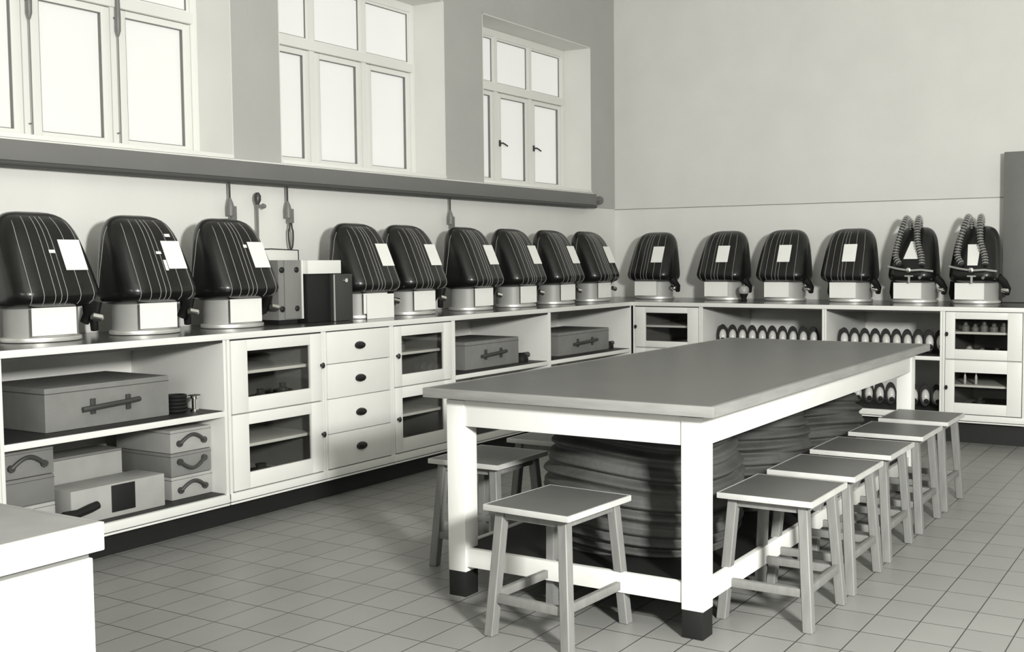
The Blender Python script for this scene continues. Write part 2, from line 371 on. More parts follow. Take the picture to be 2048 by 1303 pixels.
def doorunit(row, s0, s1, label, doors, shelves, glassx, knobright, dz=0.0):
    t, W, dep, bz, top = unit(row, s0, s1, 'glazed_cabinet', label, 'door')
    for (z0, z1, g0, g1) in doors:
        kx = W-0.018 if knobright else 0.022
        door(t, 0.0205, W-0.0205, z0, z1, (glassx[0], glassx[1], g0, g1), kx-0.012 if knobright else kx+0.012, (g0+g1)/2)
    mid = (doors[0][0]+doors[1][1])/2 if len(doors) > 1 else None
    if mid: MB().box((0.016, 0.018, mid-0.009), (W-0.016, dep-0.013, mid+0.009), M['white_in']).build('divider_shelf', t)
    for z in shelves:
        MB().box((0.017, 0.06, z-0.008), (W-0.017, dep-0.014, z+0.008), M['white'], 0.002).build('inner_shelf', t)
    return t

A_, WA, DA, BZ, TP = unit('L', -6.285, -5.150, 'open_cabinet', 'open white cabinet at the far left holding the big grey case and small drawer cases', 'open')
# an extra stile left of it belongs to the next cabinet, cut by the picture edge
unit('L', -7.2, -6.287, 'open_cabinet', 'white cabinet cut by the left edge of the picture', 'open')
doorunit('L', -5.142, -4.490, 'glazed white cabinet left of the drawers, coils of hose on its lower shelves',
         [(0.552, 0.912, 0.626, 0.856), (0.170, 0.546, 0.250, 0.490)], [0.742, 0.372], (0.122, 0.550), True)
# drawers
t, W, dep, bz, top = unit('L', -4.488, -3.942, 'drawer_cabinet', 'white cabinet of four drawers with dark oval pulls between two glazed cabinets', 'door')
for i, (z0, z1) in enumerate(((0.742, 0.914), (0.552, 0.738), (0.361, 0.548), (0.170, 0.357))):
    d = MB().box((0.0205, -0.004, z0), (W-0.0205, 0.3, z1), M['white'], 0.002).build('drawer', t)
    T = Matrix.Translation((W/2, -0.004, (z0+z1)/2)) @ Matrix.Rotation(PI/2, 4, 'X')
    MB().lathe([(0.040, 0), (0.040, 0.004), (0.034, 0.014), (0.018, 0.019)], M['knob'], 24, T, ex=1.0, ey=0.55).build('pull', d)
doorunit('L', -3.940, -3.360, 'glazed white cabinet right of the drawers, partly behind the table corner',
         [(0.560, 0.914, 0.628, 0.855), (0.170, 0.554, 0.250, 0.490)], [0.742, 0.372], (0.082, 0.480), False)
unit('L', -3.358, -2.248, 'open_cabinet', 'open white cabinet with a grey case, behind the left corner of the table', 'open')
unit('L', -2.246, -1.022, 'open_cabinet', 'open white cabinet with a darker grey case, nearest the room corner', 'open')
doorunit('B', 0.735, 1.335, 'small glazed white cabinet in the room corner with an empty dark inside',
         [(0.590, 0.912, 0.640, 0.866), (0.210, 0.582, 0.290, 0.500)], [0.755, 0.40], (0.113, 0.487), False)
unit('B', 1.337, 2.333, 'open_cabinet', 'open white cabinet with a row of masks, left of the two against the back wall', 'open', zs=0.600)
unit('B', 2.335, 3.186, 'open_cabinet', 'open white cabinet with a row of masks, right of the two against the back wall', 'open', zs=0.600)
doorunit('B', 3.188, 3.735, 'glazed white cabinet at the right end of the back wall holding glassware',
         [(0.590, 0.916, 0.658, 0.868), (0.210, 0.582, 0.285, 0.498)], [0.768, 0.398], (0.084, 0.432), False)

# ------------------------------------------------------------------ the big table
TX0, TX1, TY0, TY1, HT = 2.2625, 3.4784, -5.551, -2.603, 0.811
t = thing('work_table', ((TX0+TX1)/2, (TY0+TY1)/2, 0), 'long white work table with grey top and black feet, mid-room', 'table')
cx, cy = t.location.x, t.location.y
hx, hy = (TX1-TX0)/2, (TY1-TY0)/2
b = MB(); b.box((-hx+0.018, -hy+0.018, HT-0.032), (hx-0.018, hy-0.018, HT), M['tabletop']); b.build('tabletop', t)
MB().box((-hx+0.085, -hy+0.08, HT-0.0475), (hx-0.085, hy-0.08, HT-0.0365), M['darkmetal']).build('under_shadow_board', t)['label'] = 'dark board standing in for the shadow line under the top'  # shadow line below the tabletop put in as a dark board
b = MB()
b.rim_z(hx, hy, 0.018, HT-0.036, HT+0.0006, M['tableedge'], 0.003)
b.build('edge_band', t)['label'] = 'pale wooden edge band'
lx, ly, lw = hx-0.066, hy-0.062, 0.082
for sx in (-1, 1):
    for sy in (-1, 1):
        x0, x1 = (sx*lx, sx*(lx-lw)); y0, y1 = (sy*ly, sy*(ly-lw))
        lg = MB().box((x0, y0, 0.098), (x1, y1, HT-0.047), M['white'], 0.003).build('leg', t)
        MB().box((x0-sx*0.001, y0-sy*0.001, 0.0), (x1+sx*0.001, y1+sy*0.001, 0.099), M['black'], 0.003).build('foot', lg)['label'] = 'black painted foot'
ax, ay = lx-0.006, ly-0.006
for sy in (-1, 1): MB().box((-lx+lw, sy*ay, 0.664), (lx-lw, sy*(ay-0.022), HT-0.047), M['white'], 0.002).build('apron', t)
for sx in (-1, 1): MB().box((sx*ax, -ly+lw, 0.664), (sx*(ax-0.022), ly-lw, HT-0.047), M['white'], 0.002).build('apron', t)
for sy in (-1, 1): MB().box((-lx+lw, sy*(ay-0.002), 0.118), (lx-lw, sy*(ay-0.026), 0.190), M['white'], 0.002).build('lower_rail', t)
for sx in (-1, 1): MB().box((sx*(ax-0.002), -ly+lw, 0.118), (sx*(ax-0.026), ly-lw, 0.190), M['white'], 0.002).build('lower_rail', t)
b = MB(); b.box((-ax+0.028, -ay+0.028, 0.160), (ax-0.028, ay-0.028, 0.186), M['black']); b.build('lower_shelf', t)['label'] = 'black lower shelf board'

# ------------------------------------------------------------------ stools
def make_stool():
    t = thing('stool', (0, 0, 0), '', 'stool'); W, Dp, H = 0.358, 0.392, 0.46
    a, c = W/2, Dp/2
    b = MB(); b.box((-a+0.007, -c+0.007, H-0.018), (a-0.007, c-0.007, H), M['seat'])
    seat = b.build('seat', t)
    b = MB()
    b.rim_z(a, c, 0.007, H-0.020, H+0.0005, M['seatedge'], 0.002)
    b.build('edge_band', seat)['label'] = 'pale worn edge'
    L = 0.038; ti = 0.048; bi = 0.016
    def at(z, sx, sy):
        k = 1-z/(H-0.02); i = bi*k+ti*(1-k); return Vector((sx*(a-i), sy*(c-i), z))
    for sx in (-1, 1):
        for sy in (-1, 1):
            MB().bar(at(0, sx, sy), at(H-0.02, sx, sy), L*0.95, L, M['leg'], 0.003).build('leg', t)
    for sy in (-1, 1):
        p, q = at(H-0.036, -1, sy), at(H-0.036, 1, sy)
        MB().box((p.x, p.y-0.008, H-0.052), (q.x, p.y+0.008, H-0.021), M['leg'], 0.002).build('seat_rail', t)
        p, q = at(0.135, -1, sy), at(0.135, 1, sy)
        MB().box((p.x, p.y-0.010, 0.118), (q.x, p.y+0.010, 0.148), M['leg'], 0.002).build('stretcher', t)
    for sx in (-1, 1):
        p, q = at(H-0.036, sx, -1), at(H-0.036, sx, 1)
        MB().box((p.x-0.008, p.y, H-0.052), (p.x+0.008, q.y, H-0.021), M['leg'], 0.002).build('seat_rail', t)
        p, q = at(0.150, sx, -1), at(0.150, sx, 1)
        MB().box((p.x-0.010, p.y, 0.126), (p.x+0.010, q.y, 0.156), M['leg'], 0.002).build('stretcher', t)
    return t
st0 = make_stool()
STOOLS = [
 (2.917, -5.618, -0.06, 'grey square stool standing alone before the near end of the table', 'stools around the table'),
 (3.533, -5.050, 0, 'first grey stool of the row on the right side of the table, nearest the viewer', 'stools around the table'),
 (3.532, -4.560, 0, 'second grey stool from the front along the right side of the table', 'stools around the table'),
 (3.528, -4.040, 0, 'third grey stool from the front, the middle one along the right side of the table', 'stools around the table'),
 (3.528, -3.490, 0, 'fourth grey stool from the front along the right side of the table', 'stools around the table'),
 (3.528, -2.975, 0, 'last grey stool at the far end of the row right of the table', 'stools around the table'),
 (2.180, -5.010, 0.02, 'grey stool on the left side of the table, seen behind the near left table leg', 'stools around the table'),
 (2.175, -4.420, 0, 'shadowed stool behind the first one on the left side of the table', 'stools around the table'),
 (2.172, -3.830, 0, 'farthest shadowed stool on the left side of the table', 'stools around the table')]
for i, (x, y, rz, lab, grp) in enumerate(STOOLS):
    s = st0 if i == 0 else copy_tree(st0)
    s.location = (x, y, 0); s.rotation_euler = (0, 0, rz); s['label'] = lab; s['group'] = grp

# ------------------------------------------------------------------ canvas rolls on the lower shelf of the table
def roll(loc, R, Hh, lab, seed):
    rnd = random.Random(seed); b = bmesh.new(); n, m = 140, 110; rings = []
    ph = [rnd.uniform(0, 6.28) for _ in range(6)]
    for j in range(m+1):
        tz = j/m; ring = []
        for i in range(n):
            a = 2*PI*i/n
            sag = 0.016*math.sin(a+ph[0])+0.007*math.sin(a*3+ph[1])
            zc = tz*Hh
            q = (zc+sag)/0.062*2*PI/1.0
            fold = 1.1*abs(math.sin(0.62*q+0.5*math.sin(a*2+ph[2])+0.9*math.sin(zc*9+ph[5])))-0.5+0.22*math.sin(q*1.7+1.0*math.sin(a*3+ph[3])+ph[4])
            prof = 1-0.16*(1-math.sin(PI*min(1, max(0, tz*0.9+0.1))))
            rad = R*prof + 0.024*fold
            if tz > 0.96: rad *= 1-(tz-0.96)*2.2
            ring.append(b.verts.new((rad*math.cos(a), rad*math.sin(a), zc)))
        rings.append(ring)
    for A, B in zip(rings, rings[1:]):
        for i in range(n): b.faces.new([A[i], A[(i+1) % n], B[(i+1) % n], B[i]])
    b.faces.new(rings[0][::-1]); b.faces.new(rings[-1])
    for fc in b.faces: fc.smooth = True
    me = bpy.data.meshes.new('canvas_bundle'); b.to_mesh(me); b.free(); me.materials.append(M['cloth'])
    o = bpy.data.objects.new('canvas_bundle', me); C.objects.link(o); o.location = loc
    tag(o, lab, 'bundle', 'folded bundles under the table'); return o
roll((2.900, -4.940, 0.1865), 0.395, 0.455, 'large dark bundle of folded canvas on the table shelf, nearest the viewer', 3)
roll((2.900, -4.110, 0.1865), 0.385, 0.455, 'dark bundle of folded canvas in the middle of the table shelf', 8)
roll((2.900, -3.290, 0.1865), 0.385, 0.440, 'dark bundle of folded canvas at the far end of the table shelf', 15)

# ------------------------------------------------------------------ breathing apparatus packs
PROF = [(0.0, 0.155, -0.395), (0.006, 0.180, -0.428), (0.018, 0.200, -0.455), (0.036, 0.212, -0.474), (0.058, 0.217, -0.480),
        (0.078, 0.217, -0.476), (0.10, 0.216, -0.467), (0.14, 0.213, -0.450), (0.18, 0.210, -0.433), (0.22, 0.206, -0.415), (0.26, 0.202, -0.397), (0.29, 0.198, -0.383),
        (0.32, 0.192, -0.367), (0.345, 0.184, -0.352), (0.37, 0.172, -0.332), (0.39, 0.158, -0.312), (0.405, 0.142, -0.292), (0.417, 0.120, -0.270), (0.425, 0.094, -0.248), (0.429, 0.058, -0.228)]
PROF = [(z, w_*0.985, y) for z, w_, y in PROF]
SZ = 1.098
def ysurf(x, w_, fy, r):
    ax_ = abs(x)
    if ax_ <= w_-r: return fy
    d = min(ax_-(w_-r), r); return fy + r - math.sqrt(max(0, r*r-d*d))
def rring(w_, fy, by, r, n=6):
    pts = []
    for (cx_, cy_, a0) in ((w_-r, fy+r, -PI/2), (w_-r, by-r, 0), (-w_+r, by-r, PI/2), (-w_+r, fy+r, PI)):
        for k in range(n+1):
            a = a0+PI/2*k/n; pts.append((cx_+r*math.cos(a), cy_+r*math.sin(a)))
    return pts
def front_at(z):    # (half width, front y) at height z above the shell bottom
    for p, q in zip(PROF, PROF[1:]):
        if p[0] <= z <= q[0]:
            k = (z-p[0])/(q[0]-p[0]); return p[1]+(q[1]-p[1])*k, p[2]+(q[2]-p[2])*k
    return PROF[-1][1:]
def shell_mesh(seams=True, sc_=1.0):
    b = MB(); t = bmesh.new(); rings = []
    for z, w_, fy in PROF:
        by = -0.165 - 0.035*max(0, (z-0.36)/0.07); w2 = w_*sc_
        r = min(0.100, (by-fy)/2*0.95, w2*0.9)
        rings.append([t.verts.new((x, y, SZ+z)) for x, y in rring(w2, fy, by, r)])
    for A, B in zip(rings, rings[1:]):
        for i in range(len(A)): t.faces.new([A[i], A[(i+1) % len(A)], B[(i+1) % len(A)], B[i]])
    t.faces.new(rings[0][::-1]); t.faces.new(rings[-1]); bmesh.ops.recalc_face_normals(t, faces=t.faces)
    b._merge(t, M['shell'], True)
    if seams:
        for s in (-0.158, -0.105, -0.050, -0.020, 0.008, 0.075, 0.145):
            pts = []
            for z, w_, fy in PROF[2:-3]:
                x = s*(0.35+0.65*w_/0.226)
                if abs(x) > w_-0.012: continue
                by = -0.165; r = min(0.100, (by-fy)/2*0.95, w_*0.9)
                pts.append((x, ysurf(x, w_, fy, r)-0.0006, SZ+z))
            b.tube(pts, 0.00135, M['seam'], 6)
        b.tube([(-w_-0.0004, -0.262+0.1*(0.25-z) if z < 0.25 else -0.262, SZ+z) for z, w_, fy in PROF[4:-5]], 0.00135, M['seam'], 6)
    return b
def slope_quad(b, xc, zc, wd, ht, m, lift=0.0035, th=0.0015):   # a thin card lying on the sloping front
    z0, z1 = zc-ht/2, zc+ht/2; w0, y0 = front_at(z0); w1, y1 = front_at(z1)
    P = [(xc-wd/2, y0-lift, SZ+z0), (xc+wd/2, y0-lift, SZ+z0), (xc+wd/2, y1-lift, SZ+z1), (xc-wd/2, y1-lift, SZ+z1)]
    Q = [(p[0], p[1]-th, p[2]+th*0.4) for p in P]
    b.prism(P, Q, m); return b
def make_pack(kind='shell'):
    t = thing('breathing_pack', (0, 0, 0), '', 'breathing pack')
    if kind == 'shell':
        shell_mesh().build('shell', t, sharp=60)
    else:
        shell_mesh(False, 0.84).build('shell', t, sharp=60)
    # oval tin the pack stands on
    b = MB(); T = Matrix.Translation((0, -0.295, 0))
    b.lathe([(0.158, 0.964), (0.158, 1.112)], M['can'], 48, T, 1.0, 0.82); b.build('tin', t)
    b = MB(); b.lathe([(0.165, 0.951), (0.172, 0.953), (0.174, 0.962), (0.172, 0.971), (0.159, 0.974)], M['rim'], 48, T, 1.0, 0.82); b.build('tin_rim', t)['label'] = 'bright metal rim'
    b = MB(); b.box((-0.130, -0.4300, 0.982), (0.080, -0.4280, 1.103), M['card'])
    b.build('name_card', t)['label'] = 'blank white card'
    b = MB()
    if kind == 'shell': slope_quad(b, 0.085, 0.235, 0.105, 0.135, M['card'])
    b2 = b
    if kind == 'shell': b2.build('shell_card', t)['label'] = 'white card on the slope'
    # valve and mouthpiece hose under the right side
    b = MB(); b.tube([(0.165, -0.36, 1.15), (0.205, -0.34, 1.105), (0.225, -0.31, 1.06), (0.215, -0.29, 1.02)], [0.030, 0.028, 0.024, 0.020], M['rubber'], 12); b.build('valve_hose', t)
    b = MB(); b.tube([(0.196, -0.375, 1.055), (0.235, -0.385, 1.045), (0.243, -0.387, 1.043)], [0.017, 0.019, 0.010], M['chrome'], 16); b.build('valve', t)['label'] = 'bright metal valve'
    b = MB(); b.tube([(-0.19, -0.20, 1.11), (-0.205, -0.19, 1.02), (-0.195, -0.18, 0.975)], [0.022, 0.020, 0.018], M['rubber'], 10); b.build('strap', t)
    if kind != 'shell':
        # pair of ribbed breathing hoses arching over the top
        for s, X4 in ((-1, (-0.058, -0.098, -0.104, -0.060)), (1, (0.034, 0.056, 0.088, 0.098))):
            key = [(X4[0]*0.8, -0.26, 0.400), (X4[0]*0.85, -0.270, 0.462), (X4[0], -0.330, 0.497), (X4[0]*1.1, -0.392, 0.455),
                   ((X4[0]+X4[1])/2, -0.425, 0.390), (X4[1], -0.448, 0.300), (X4[2], -0.470, 0.205), (X4[3], -0.492, 0.135)]
            pts = []
            for i in range(len(key)-1):     # Catmull-Rom
                p0 = Vector(key[max(0, i-1)]); p1 = Vector(key[i]); p2 = Vector(key[i+1]); p3 = Vector(key[min(len(key)-1, i+2)])
                for k in range(8):
                    u = k/8; pts.append(0.5*((2*p1)+(-p0+p2)*u+(2*p0-5*p1+4*p2-p3)*u*u+(-p0+3*p1-3*p2+p3)*u**3)+Vector((0, 0, SZ)))
            L = [0.0]
            for p_, q_ in zip(pts, pts[1:]): L.append(L[-1]+(q_-p_).length)
            n = int(L[-1]/0.0105); pp = []; j = 0
            for i in range(n+1):
                d_ = L[-1]*i/n
                while j < len(L)-2 and L[j+1] < d_: j += 1
                kk = (d_-L[j])/max(1e-6, L[j+1]-L[j]); pp.append(pts[j].lerp(pts[j+1], min(1, kk)))
            b = MB(); b.tube(pp, 0.0175, M['hose'], 12)
            for i in range(1, len(pp)-1, 2):
                dd = (pp[i+1]-pp[i-1]).normalized()
                b.tube([pp[i]-dd*0.0022, pp[i]+dd*0.0022], 0.0235, M['hosering'], 12)
            b.build('breathing_hose', t)
        b = MB(); w0, y0 = front_at(0.10)
        b.tube([(-0.168, y0+0.02, SZ+0.128), (-0.09, y0-0.014, SZ+0.112), (0.0, y0-0.018, SZ+0.098), (0.09, y0-0.014, SZ+0.103), (0.170, y0+0.02, SZ+0.092)], 0.008, M['can'], 8)
        b.build('cross_strap', t)['label'] = 'pale strap across the front'
        b = MB(); b.tube([(0.0, y0-0.004, SZ+0.1), (0.0, y0-0.035, SZ+0.1), (0, y0-0.04, SZ+0.1)], [0.018, 0.020, 0.012], M['chrome'], 16)
        b.build('buckle', t)['label'] = 'bright metal buckle'
        b = MB(); b.tube([(0.085, y0-0.002, SZ+0.045), (0.085, y0-0.035, SZ+0.045)], 0.011, M['chrome'], 12); b.build('stud', t)
        b = MB(); b.prism([(-0.030, y0-0.016, SZ+0.052), (0.030, y0-0.016, SZ+0.052), (0.030, y0-0.008, SZ+0.052), (-0.030, y0-0.008, SZ+0.052)],
                          [(-0.034, y0-0.016, SZ+0.062), (0.034, y0-0.016, SZ+0.062), (0.034, y0-0.008, SZ+0.062), (-0.034, y0-0.008, SZ+0.062)], M['can'])
        b.box((-0.008, y0-0.014, SZ+0.004), (0.008, y0-0.006, SZ+0.055), M['can'], 0.002); b.build('buckle_tongue', t)
        b = MB()
        w1, y1 = front_at(0.17); w2, y2 = front_at(0.30)
        a, c = (0.055, 0.014) if kind == 'triangle' else (0.036, 0.046)
        if kind == 'triangle': zz = (0.185, 0.318)
        else: zz = (0.135, 0.290)
        ya, yb = front_at(zz[0])[1]-0.004, front_at(zz[1])[1]-0.004
        b.prism([(-a, ya, SZ+zz[0]), (a, ya, SZ+zz[0]), (c, yb, SZ+zz[1]), (-c, yb, SZ+zz[1])],
                [(-a, ya-0.002, SZ+zz[0]), (a, ya-0.002, SZ+zz[0]), (c, yb-0.002, SZ+zz[1]), (-c, yb-0.002, SZ+zz[1])], M['card'])
        b.build('shell_card', t)['label'] = 'white card between the hoses'
    return t
pk = make_pack()
G = 'striped breathing packs along the worktop'
LY = [(-5.845, 'leftmost black striped pack on the worktop, cut by the left edge of the picture'),
      (-5.305, 'second black striped pack from the left, with several small white marks on its front'),
      (-4.765, 'third black striped pack from the left, just left of the grey apparatus boxes'),
      (-3.765, 'black striped pack right of the apparatus boxes, a white card hanging below it'),
      (-3.300, 'second striped pack right of the apparatus boxes, above the glazed cabinet beside the drawers'),
      (-2.660, 'third striped pack right of the apparatus boxes, directly below the right-hand hanger'),
      (-2.110, 'fourth striped pack right of the apparatus boxes, window wall'),
      (-1.560, 'fifth striped pack right of the apparatus boxes, last but one before the room corner'),
      (-0.990, 'black striped pack on the window wall side nearest the room corner')]
BXS = [(0.605, 'striped pack nearest the corner on the back wall side, above the small glazed cabinet'),
       (1.265, 'second striped pack from the corner on the back wall, beside a small round valve pot'),
       (1.795, 'third striped pack from the corner on the back wall'),
       (2.340, 'fourth striped pack on the back wall, just left of the two with ribbed hoses')]
packs = []
for i, (y, lab) in enumerate(LY):
    o = pk if i == 0 else copy_tree(pk)
    o.location = (0.04, y, 0); o.rotation_euler = (0, 0, PI/2); o['label'] = lab; o['group'] = G; packs.append(o)
for x, lab in BXS:
    o = copy_tree(pk); o.location = (x-0.02, -0.04, 0); o.rotation_euler = (0, 0, 0); o['label'] = lab; o['group'] = G; packs.append(o)
# the cards sit in slightly different places on the packs
CARD = [0.0, 0.0, 0.0, 0.0, 0.0, 0.0, 0.0, 0.0, 0.0, 0.0, -0.055, -0.05, -0.06]
for o, dx in zip(packs, CARD):
    for ch in [x for x in bpy.data.objects if x.parent == o and x.name.startswith('shell_card')]: ch.location.x = dx
for idx, marks in ((0, [(-0.01, 0.25, 0.028, 0.014)]), (1, [(0.0, 0.245, 0.028, 0.012), (0.02, 0.185, 0.016, 0.05), (0.085, 0.33, 0.03, 0.014)]), (2, [(0.01, 0.28, 0.022, 0.016)])):
    b = MB()
    for m_ in marks: slope_quad(b, *m_, M['card'])
    b.build('badge', packs[idx])['label'] = 'small white marks'
mt = make_pack('triangle'); mt.location = (2.820, -0.03, 0); mt['label'] = 'black pack with two ribbed hoses over its top and a triangular white card'; mt['group'] = 'packs with ribbed hoses'
mo = make_pack('oblong'); mo.location = (3.275, -0.03, 0); mo['label'] = 'black pack with two ribbed hoses beside the grey cupboard, oblong white card'; mo['group'] = 'packs with ribbed hoses'

# small round pot between two packs, small metal bits on the worktop
t = thing('valve_pot', (1.490, -0.52, HC), 'small round pot with a bright lid on the back worktop, between two striped packs', 'pot')
MB().lathe([(0.022, 0.001), (0.030, 0.004), (0.020, 0.020), (0.030, 0.045), (0.036, 0.06)], M['rubber'], 20).build('base', t)
MB().lathe([(0.037, 0.06), (0.043, 0.075), (0.042, 0.10), (0.030, 0.118), (0.012, 0.124)], M['can'], 20).build('lid', t)

# ------------------------------------------------------------------ apparatus boxes on the left worktop
t = thing('apparatus_box', (0.0, 0, HC), 'grey wooden apparatus box with four dark screws beside the third pack on the worktop', 'box')
b = MB(); b.box((0.08, -4.512, 0.024), (0.415, -4.345, 0.354), M['woodbox'], 0.003); b.box((0.10, -4.50, 0.001), (0.40, -4.36, 0.024), M['black']); b.build('body', t)
b = MB(); b.box((0.415, -4.472, 0.03), (0.423, -4.350, 0.354), M['woodbox'], 0.002); b.build('front_panel', t)
b = MB(); b.box((0.08, -4.345, 0.026), (0.426, -4.337, 0.354), M['winwhite'], 0.001); b.build('side_edge', t)['label'] = 'white side panel'
for yy, zz in ((-4.385, 0.30), (-4.385, 0.085), (-4.493, 0.085), (-4.493, 0.30)):
    T = Matrix.Translation((0.423 if yy > -4.5 else 0.415, yy, zz)) @ Matrix.Rotation(PI/2, 4, 'Y')
    MB().lathe([(0.016, 0), (0.016, 0.004), (0.010, 0.010)], M['black'], 16, T).build('screw', t)
t = thing('white_tray', (0.0, 0, HC), 'shallow white tray with a thin dark rim standing behind the apparatus box', 'tray')
b = MB(); b.box((0.02, -4.45, 0.001), (0.070, -4.02, 0.415), M['winwhite'], 0.003); b.build('body', t)
b = MB(); b.tube([(0.0715, -4.45, 0.413), (0.0715, -4.235, 0.420), (0.0715, -4.02, 0.413), (0.0715, -4.02, 0.2)], 0.004, M['gap'], 6); b.build('rim', t)['label'] = 'thin dark rim'
t = thing('open_box', (0.0, 0, HC), 'black-fronted box with a broad white band along its top, on the worktop', 'box')
b = MB(); b.box((0.12, -4.325, 0.001), (0.445, -4.145, 0.275), M['black'], 0.003); b.build('body', t)
b = MB(); b.box((0.10, -4.333, 0.276), (0.460, -4.070, 0.352), M['winwhite'], 0.003); b.build('lid', t)['label'] = 'white lid band'
t = thing('dark_case', (0.0, 0, HC), 'dark grey metal case with a bright stud, partly below the fourth pack', 'case')
b = MB(); b.box((0.13, -4.140, 0.001), (0.47, -3.988, 0.272), M['darkmetal'], 0.004); b.build('body', t)
b = MB(); b.tube([(0.47, -4.05, 0.235), (0.482, -4.05, 0.235)], 0.012, M['chrome'], 12); b.build('stud', t)['label'] = 'bright stud'
b = MB(); b.box((0.468, -4.144, 0.003), (0.474, -4.137, 0.27), M['hosering']); b.build('edge_strip', t)
t = MB().box((0.480, -3.880, 0.951), (0.483, -3.640, 1.0965), M['card']).build('hanging_card')
tag(t, 'blank white card standing on the worktop under the fourth striped pack', 'card')

# ------------------------------------------------------------------ hangers on the wall under the casing
def hanger(y, clip=True, loop=True, lab='', zc=1.62):
    t = thing('wall_hanger', (0.05, y, 1.74), lab, 'hanger', 'hangers below the casing')
    b = MB(); b.tube([(0, 0, 0.004), (0, 0, -0.10)], 0.006, M['darkmetal'], 8); b.build('rod', t)
    b = MB(); b.tube([(0, 0, -0.085), (0, 0.002, -0.11), (0, 0.004, -0.135), (0, 0.004, -0.185)], [0.007, 0.016, 0.021, 0.020], M['midmetal'], 12)
    b.box((-0.012, 0.006, -0.215), (0.012, 0.040, -0.130), M['midmetal'], 0.004); b.build('clip', t)
    if loop:
        pts = []
        for k in range(24):
            a = 2*PI*k/24; pts.append((0.0, 0.022+0.018*math.sin(a)*(1 if math.cos(a) < 0.3 else 0.6), -0.285+0.085*math.cos(a)))
        b = MB(); b.tube(pts, 0.0055, M['darkmetal'], 8, closed=True); b.build('loop', t)
    return t
hanger(-4.512, lab='dark clip hanger under the casing, above the third striped pack', loop=False)
hanger(-4.078, lab='dark clip hanger with a long loop, above the white tray')
hanger(-2.512, lab='dark clip hanger under the casing, the rightmost of the three', loop=False)
t = thing('wall_tap', (0.05, -4.312, 1.35), 'small upright tap with a side spout on the wall between two hangers', 'tap')
b = MB(); b.tube([(0, 0, 0), (0, 0, 0.285)], 0.007, M['midmetal'], 8); b.tube([(-0.05, 0, 0.03), (0, 0, 0.03)], 0.006, M['midmetal'], 8); b.build('pipe', t)
b = MB(); b.tube([(0, 0, 0.275), (0, 0.003, 0.30), (0, 0.004, 0.325), (0, 0.002, 0.345)], [0.010, 0.020, 0.020, 0.010], M['darkmetal'], 12); b.build('handle', t)
b = MB(); b.tube([(0, 0, 0.268), (0, 0.03, 0.268), (0, 0.045, 0.268), (0, 0.058, 0.268)], [0.008, 0.008, 0.016, 0.012], M['midmetal'], 10); b.build('spout', t)

# ------------------------------------------------------------------ grey cupboard on the right
t = thing('wall_cupboard', (3.428, -0.16, HC), 'tall plain grey cupboard standing on the worktop at the right edge of the picture', 'cupboard')
b = MB(); b.box((0, 0.018, 0.001), (0.310, 0.158, 1.128), M['locker'], 0.004); b.build('body', t)
b = MB(); b.box((0.002, 0.0, 0.004), (0.308, 0.017, 1.126), M['locker'], 0.003); d = b.build('door', t)
b = MB(); b.tube([(0.27, 0, 0.55), (0.27, -0.02, 0.55)], 0.010, M['darkmetal'], 10); b.build('knob', d)

# ------------------------------------------------------------------ suitcases and boxes in the bays
def arc_handle(t, x, y0, y1, z, rise, m=None, r=0.009, drop=False, name='handle'):
    b = MB(); pts = []; m = m or M['leather']
    for k in range(13):
        u = k/12; s = math.sin(PI*u); pts.append((x+0.010+0.006*s, y0+(y1-y0)*u, z+(-rise if drop else rise)*s))
    b.tube(pts, r, m, 8)
    for yy in (y0, y1): b.tube([(x-0.001, yy, z), (x+0.014, yy, z)], r*1.7, m, 10)
    return b.build(name, t)
def suitcase(loc, dx, dy, dz, m, lab, handle, grp=None, strap=False, rot=0.0):
    t = thing('carrying_case', loc, lab, 'case', grp, rot)      # front face at local x=0 facing +x
    b = MB(); b.box((-dx, 0, 0.0), (0, dy, dz), m, 0.006); b.build('body', t)
    b = MB(); b.box((-dx-0.001, -0.001, dz*0.86), (0.001, dy+0.001, dz*0.875), M['leather']); b.build('lid_seam', t)
    if handle == 'strap':
        yc = dy*0.50; L = dy*0.23
        b = MB(); b.tube([(0.012, yc-L, dz*0.43), (0.020, yc-L*0.5, dz*0.46), (0.020, yc+L*0.5, dz*0.50), (0.012, yc+L, dz*0.52)], 0.012, M['leather'], 8)
        for s in (-1, 1): b.box((0.0, yc+s*L*0.62-0.012, dz*0.30), (0.010, yc+s*L*0.62+0.012, dz*0.66), M['leather'], 0.003)
        b.build('handle', t)
    elif handle: arc_handle(t, 0.0, dy*0.20, dy*0.80, dz*(0.62 if handle == 'drop' else 0.40), dz*0.33, drop=(handle == 'drop'))
    return t
SH = 0.5755; BS = 0.1685
suitcase((0.600, -6.015, SH), 0.46, 0.625, 0.190, M['case'], 'big grey carrying case on the upper shelf of the far left cabinet', 'strap')
suitcase((0.60, -3.02, SH), 0.42, 0.62, 0.185, M['case'], 'grey carrying case on the shelf, left of the two cases behind the table', 'strap').location = (0.605, -3.09, SH)
suitcase((0.60, -2.01, SH), 0.42, 0.76, 0.175, M['case'], 'darker grey carrying case on the shelf nearest the room corner', 'strap').location = (0.60, -1.94, SH)
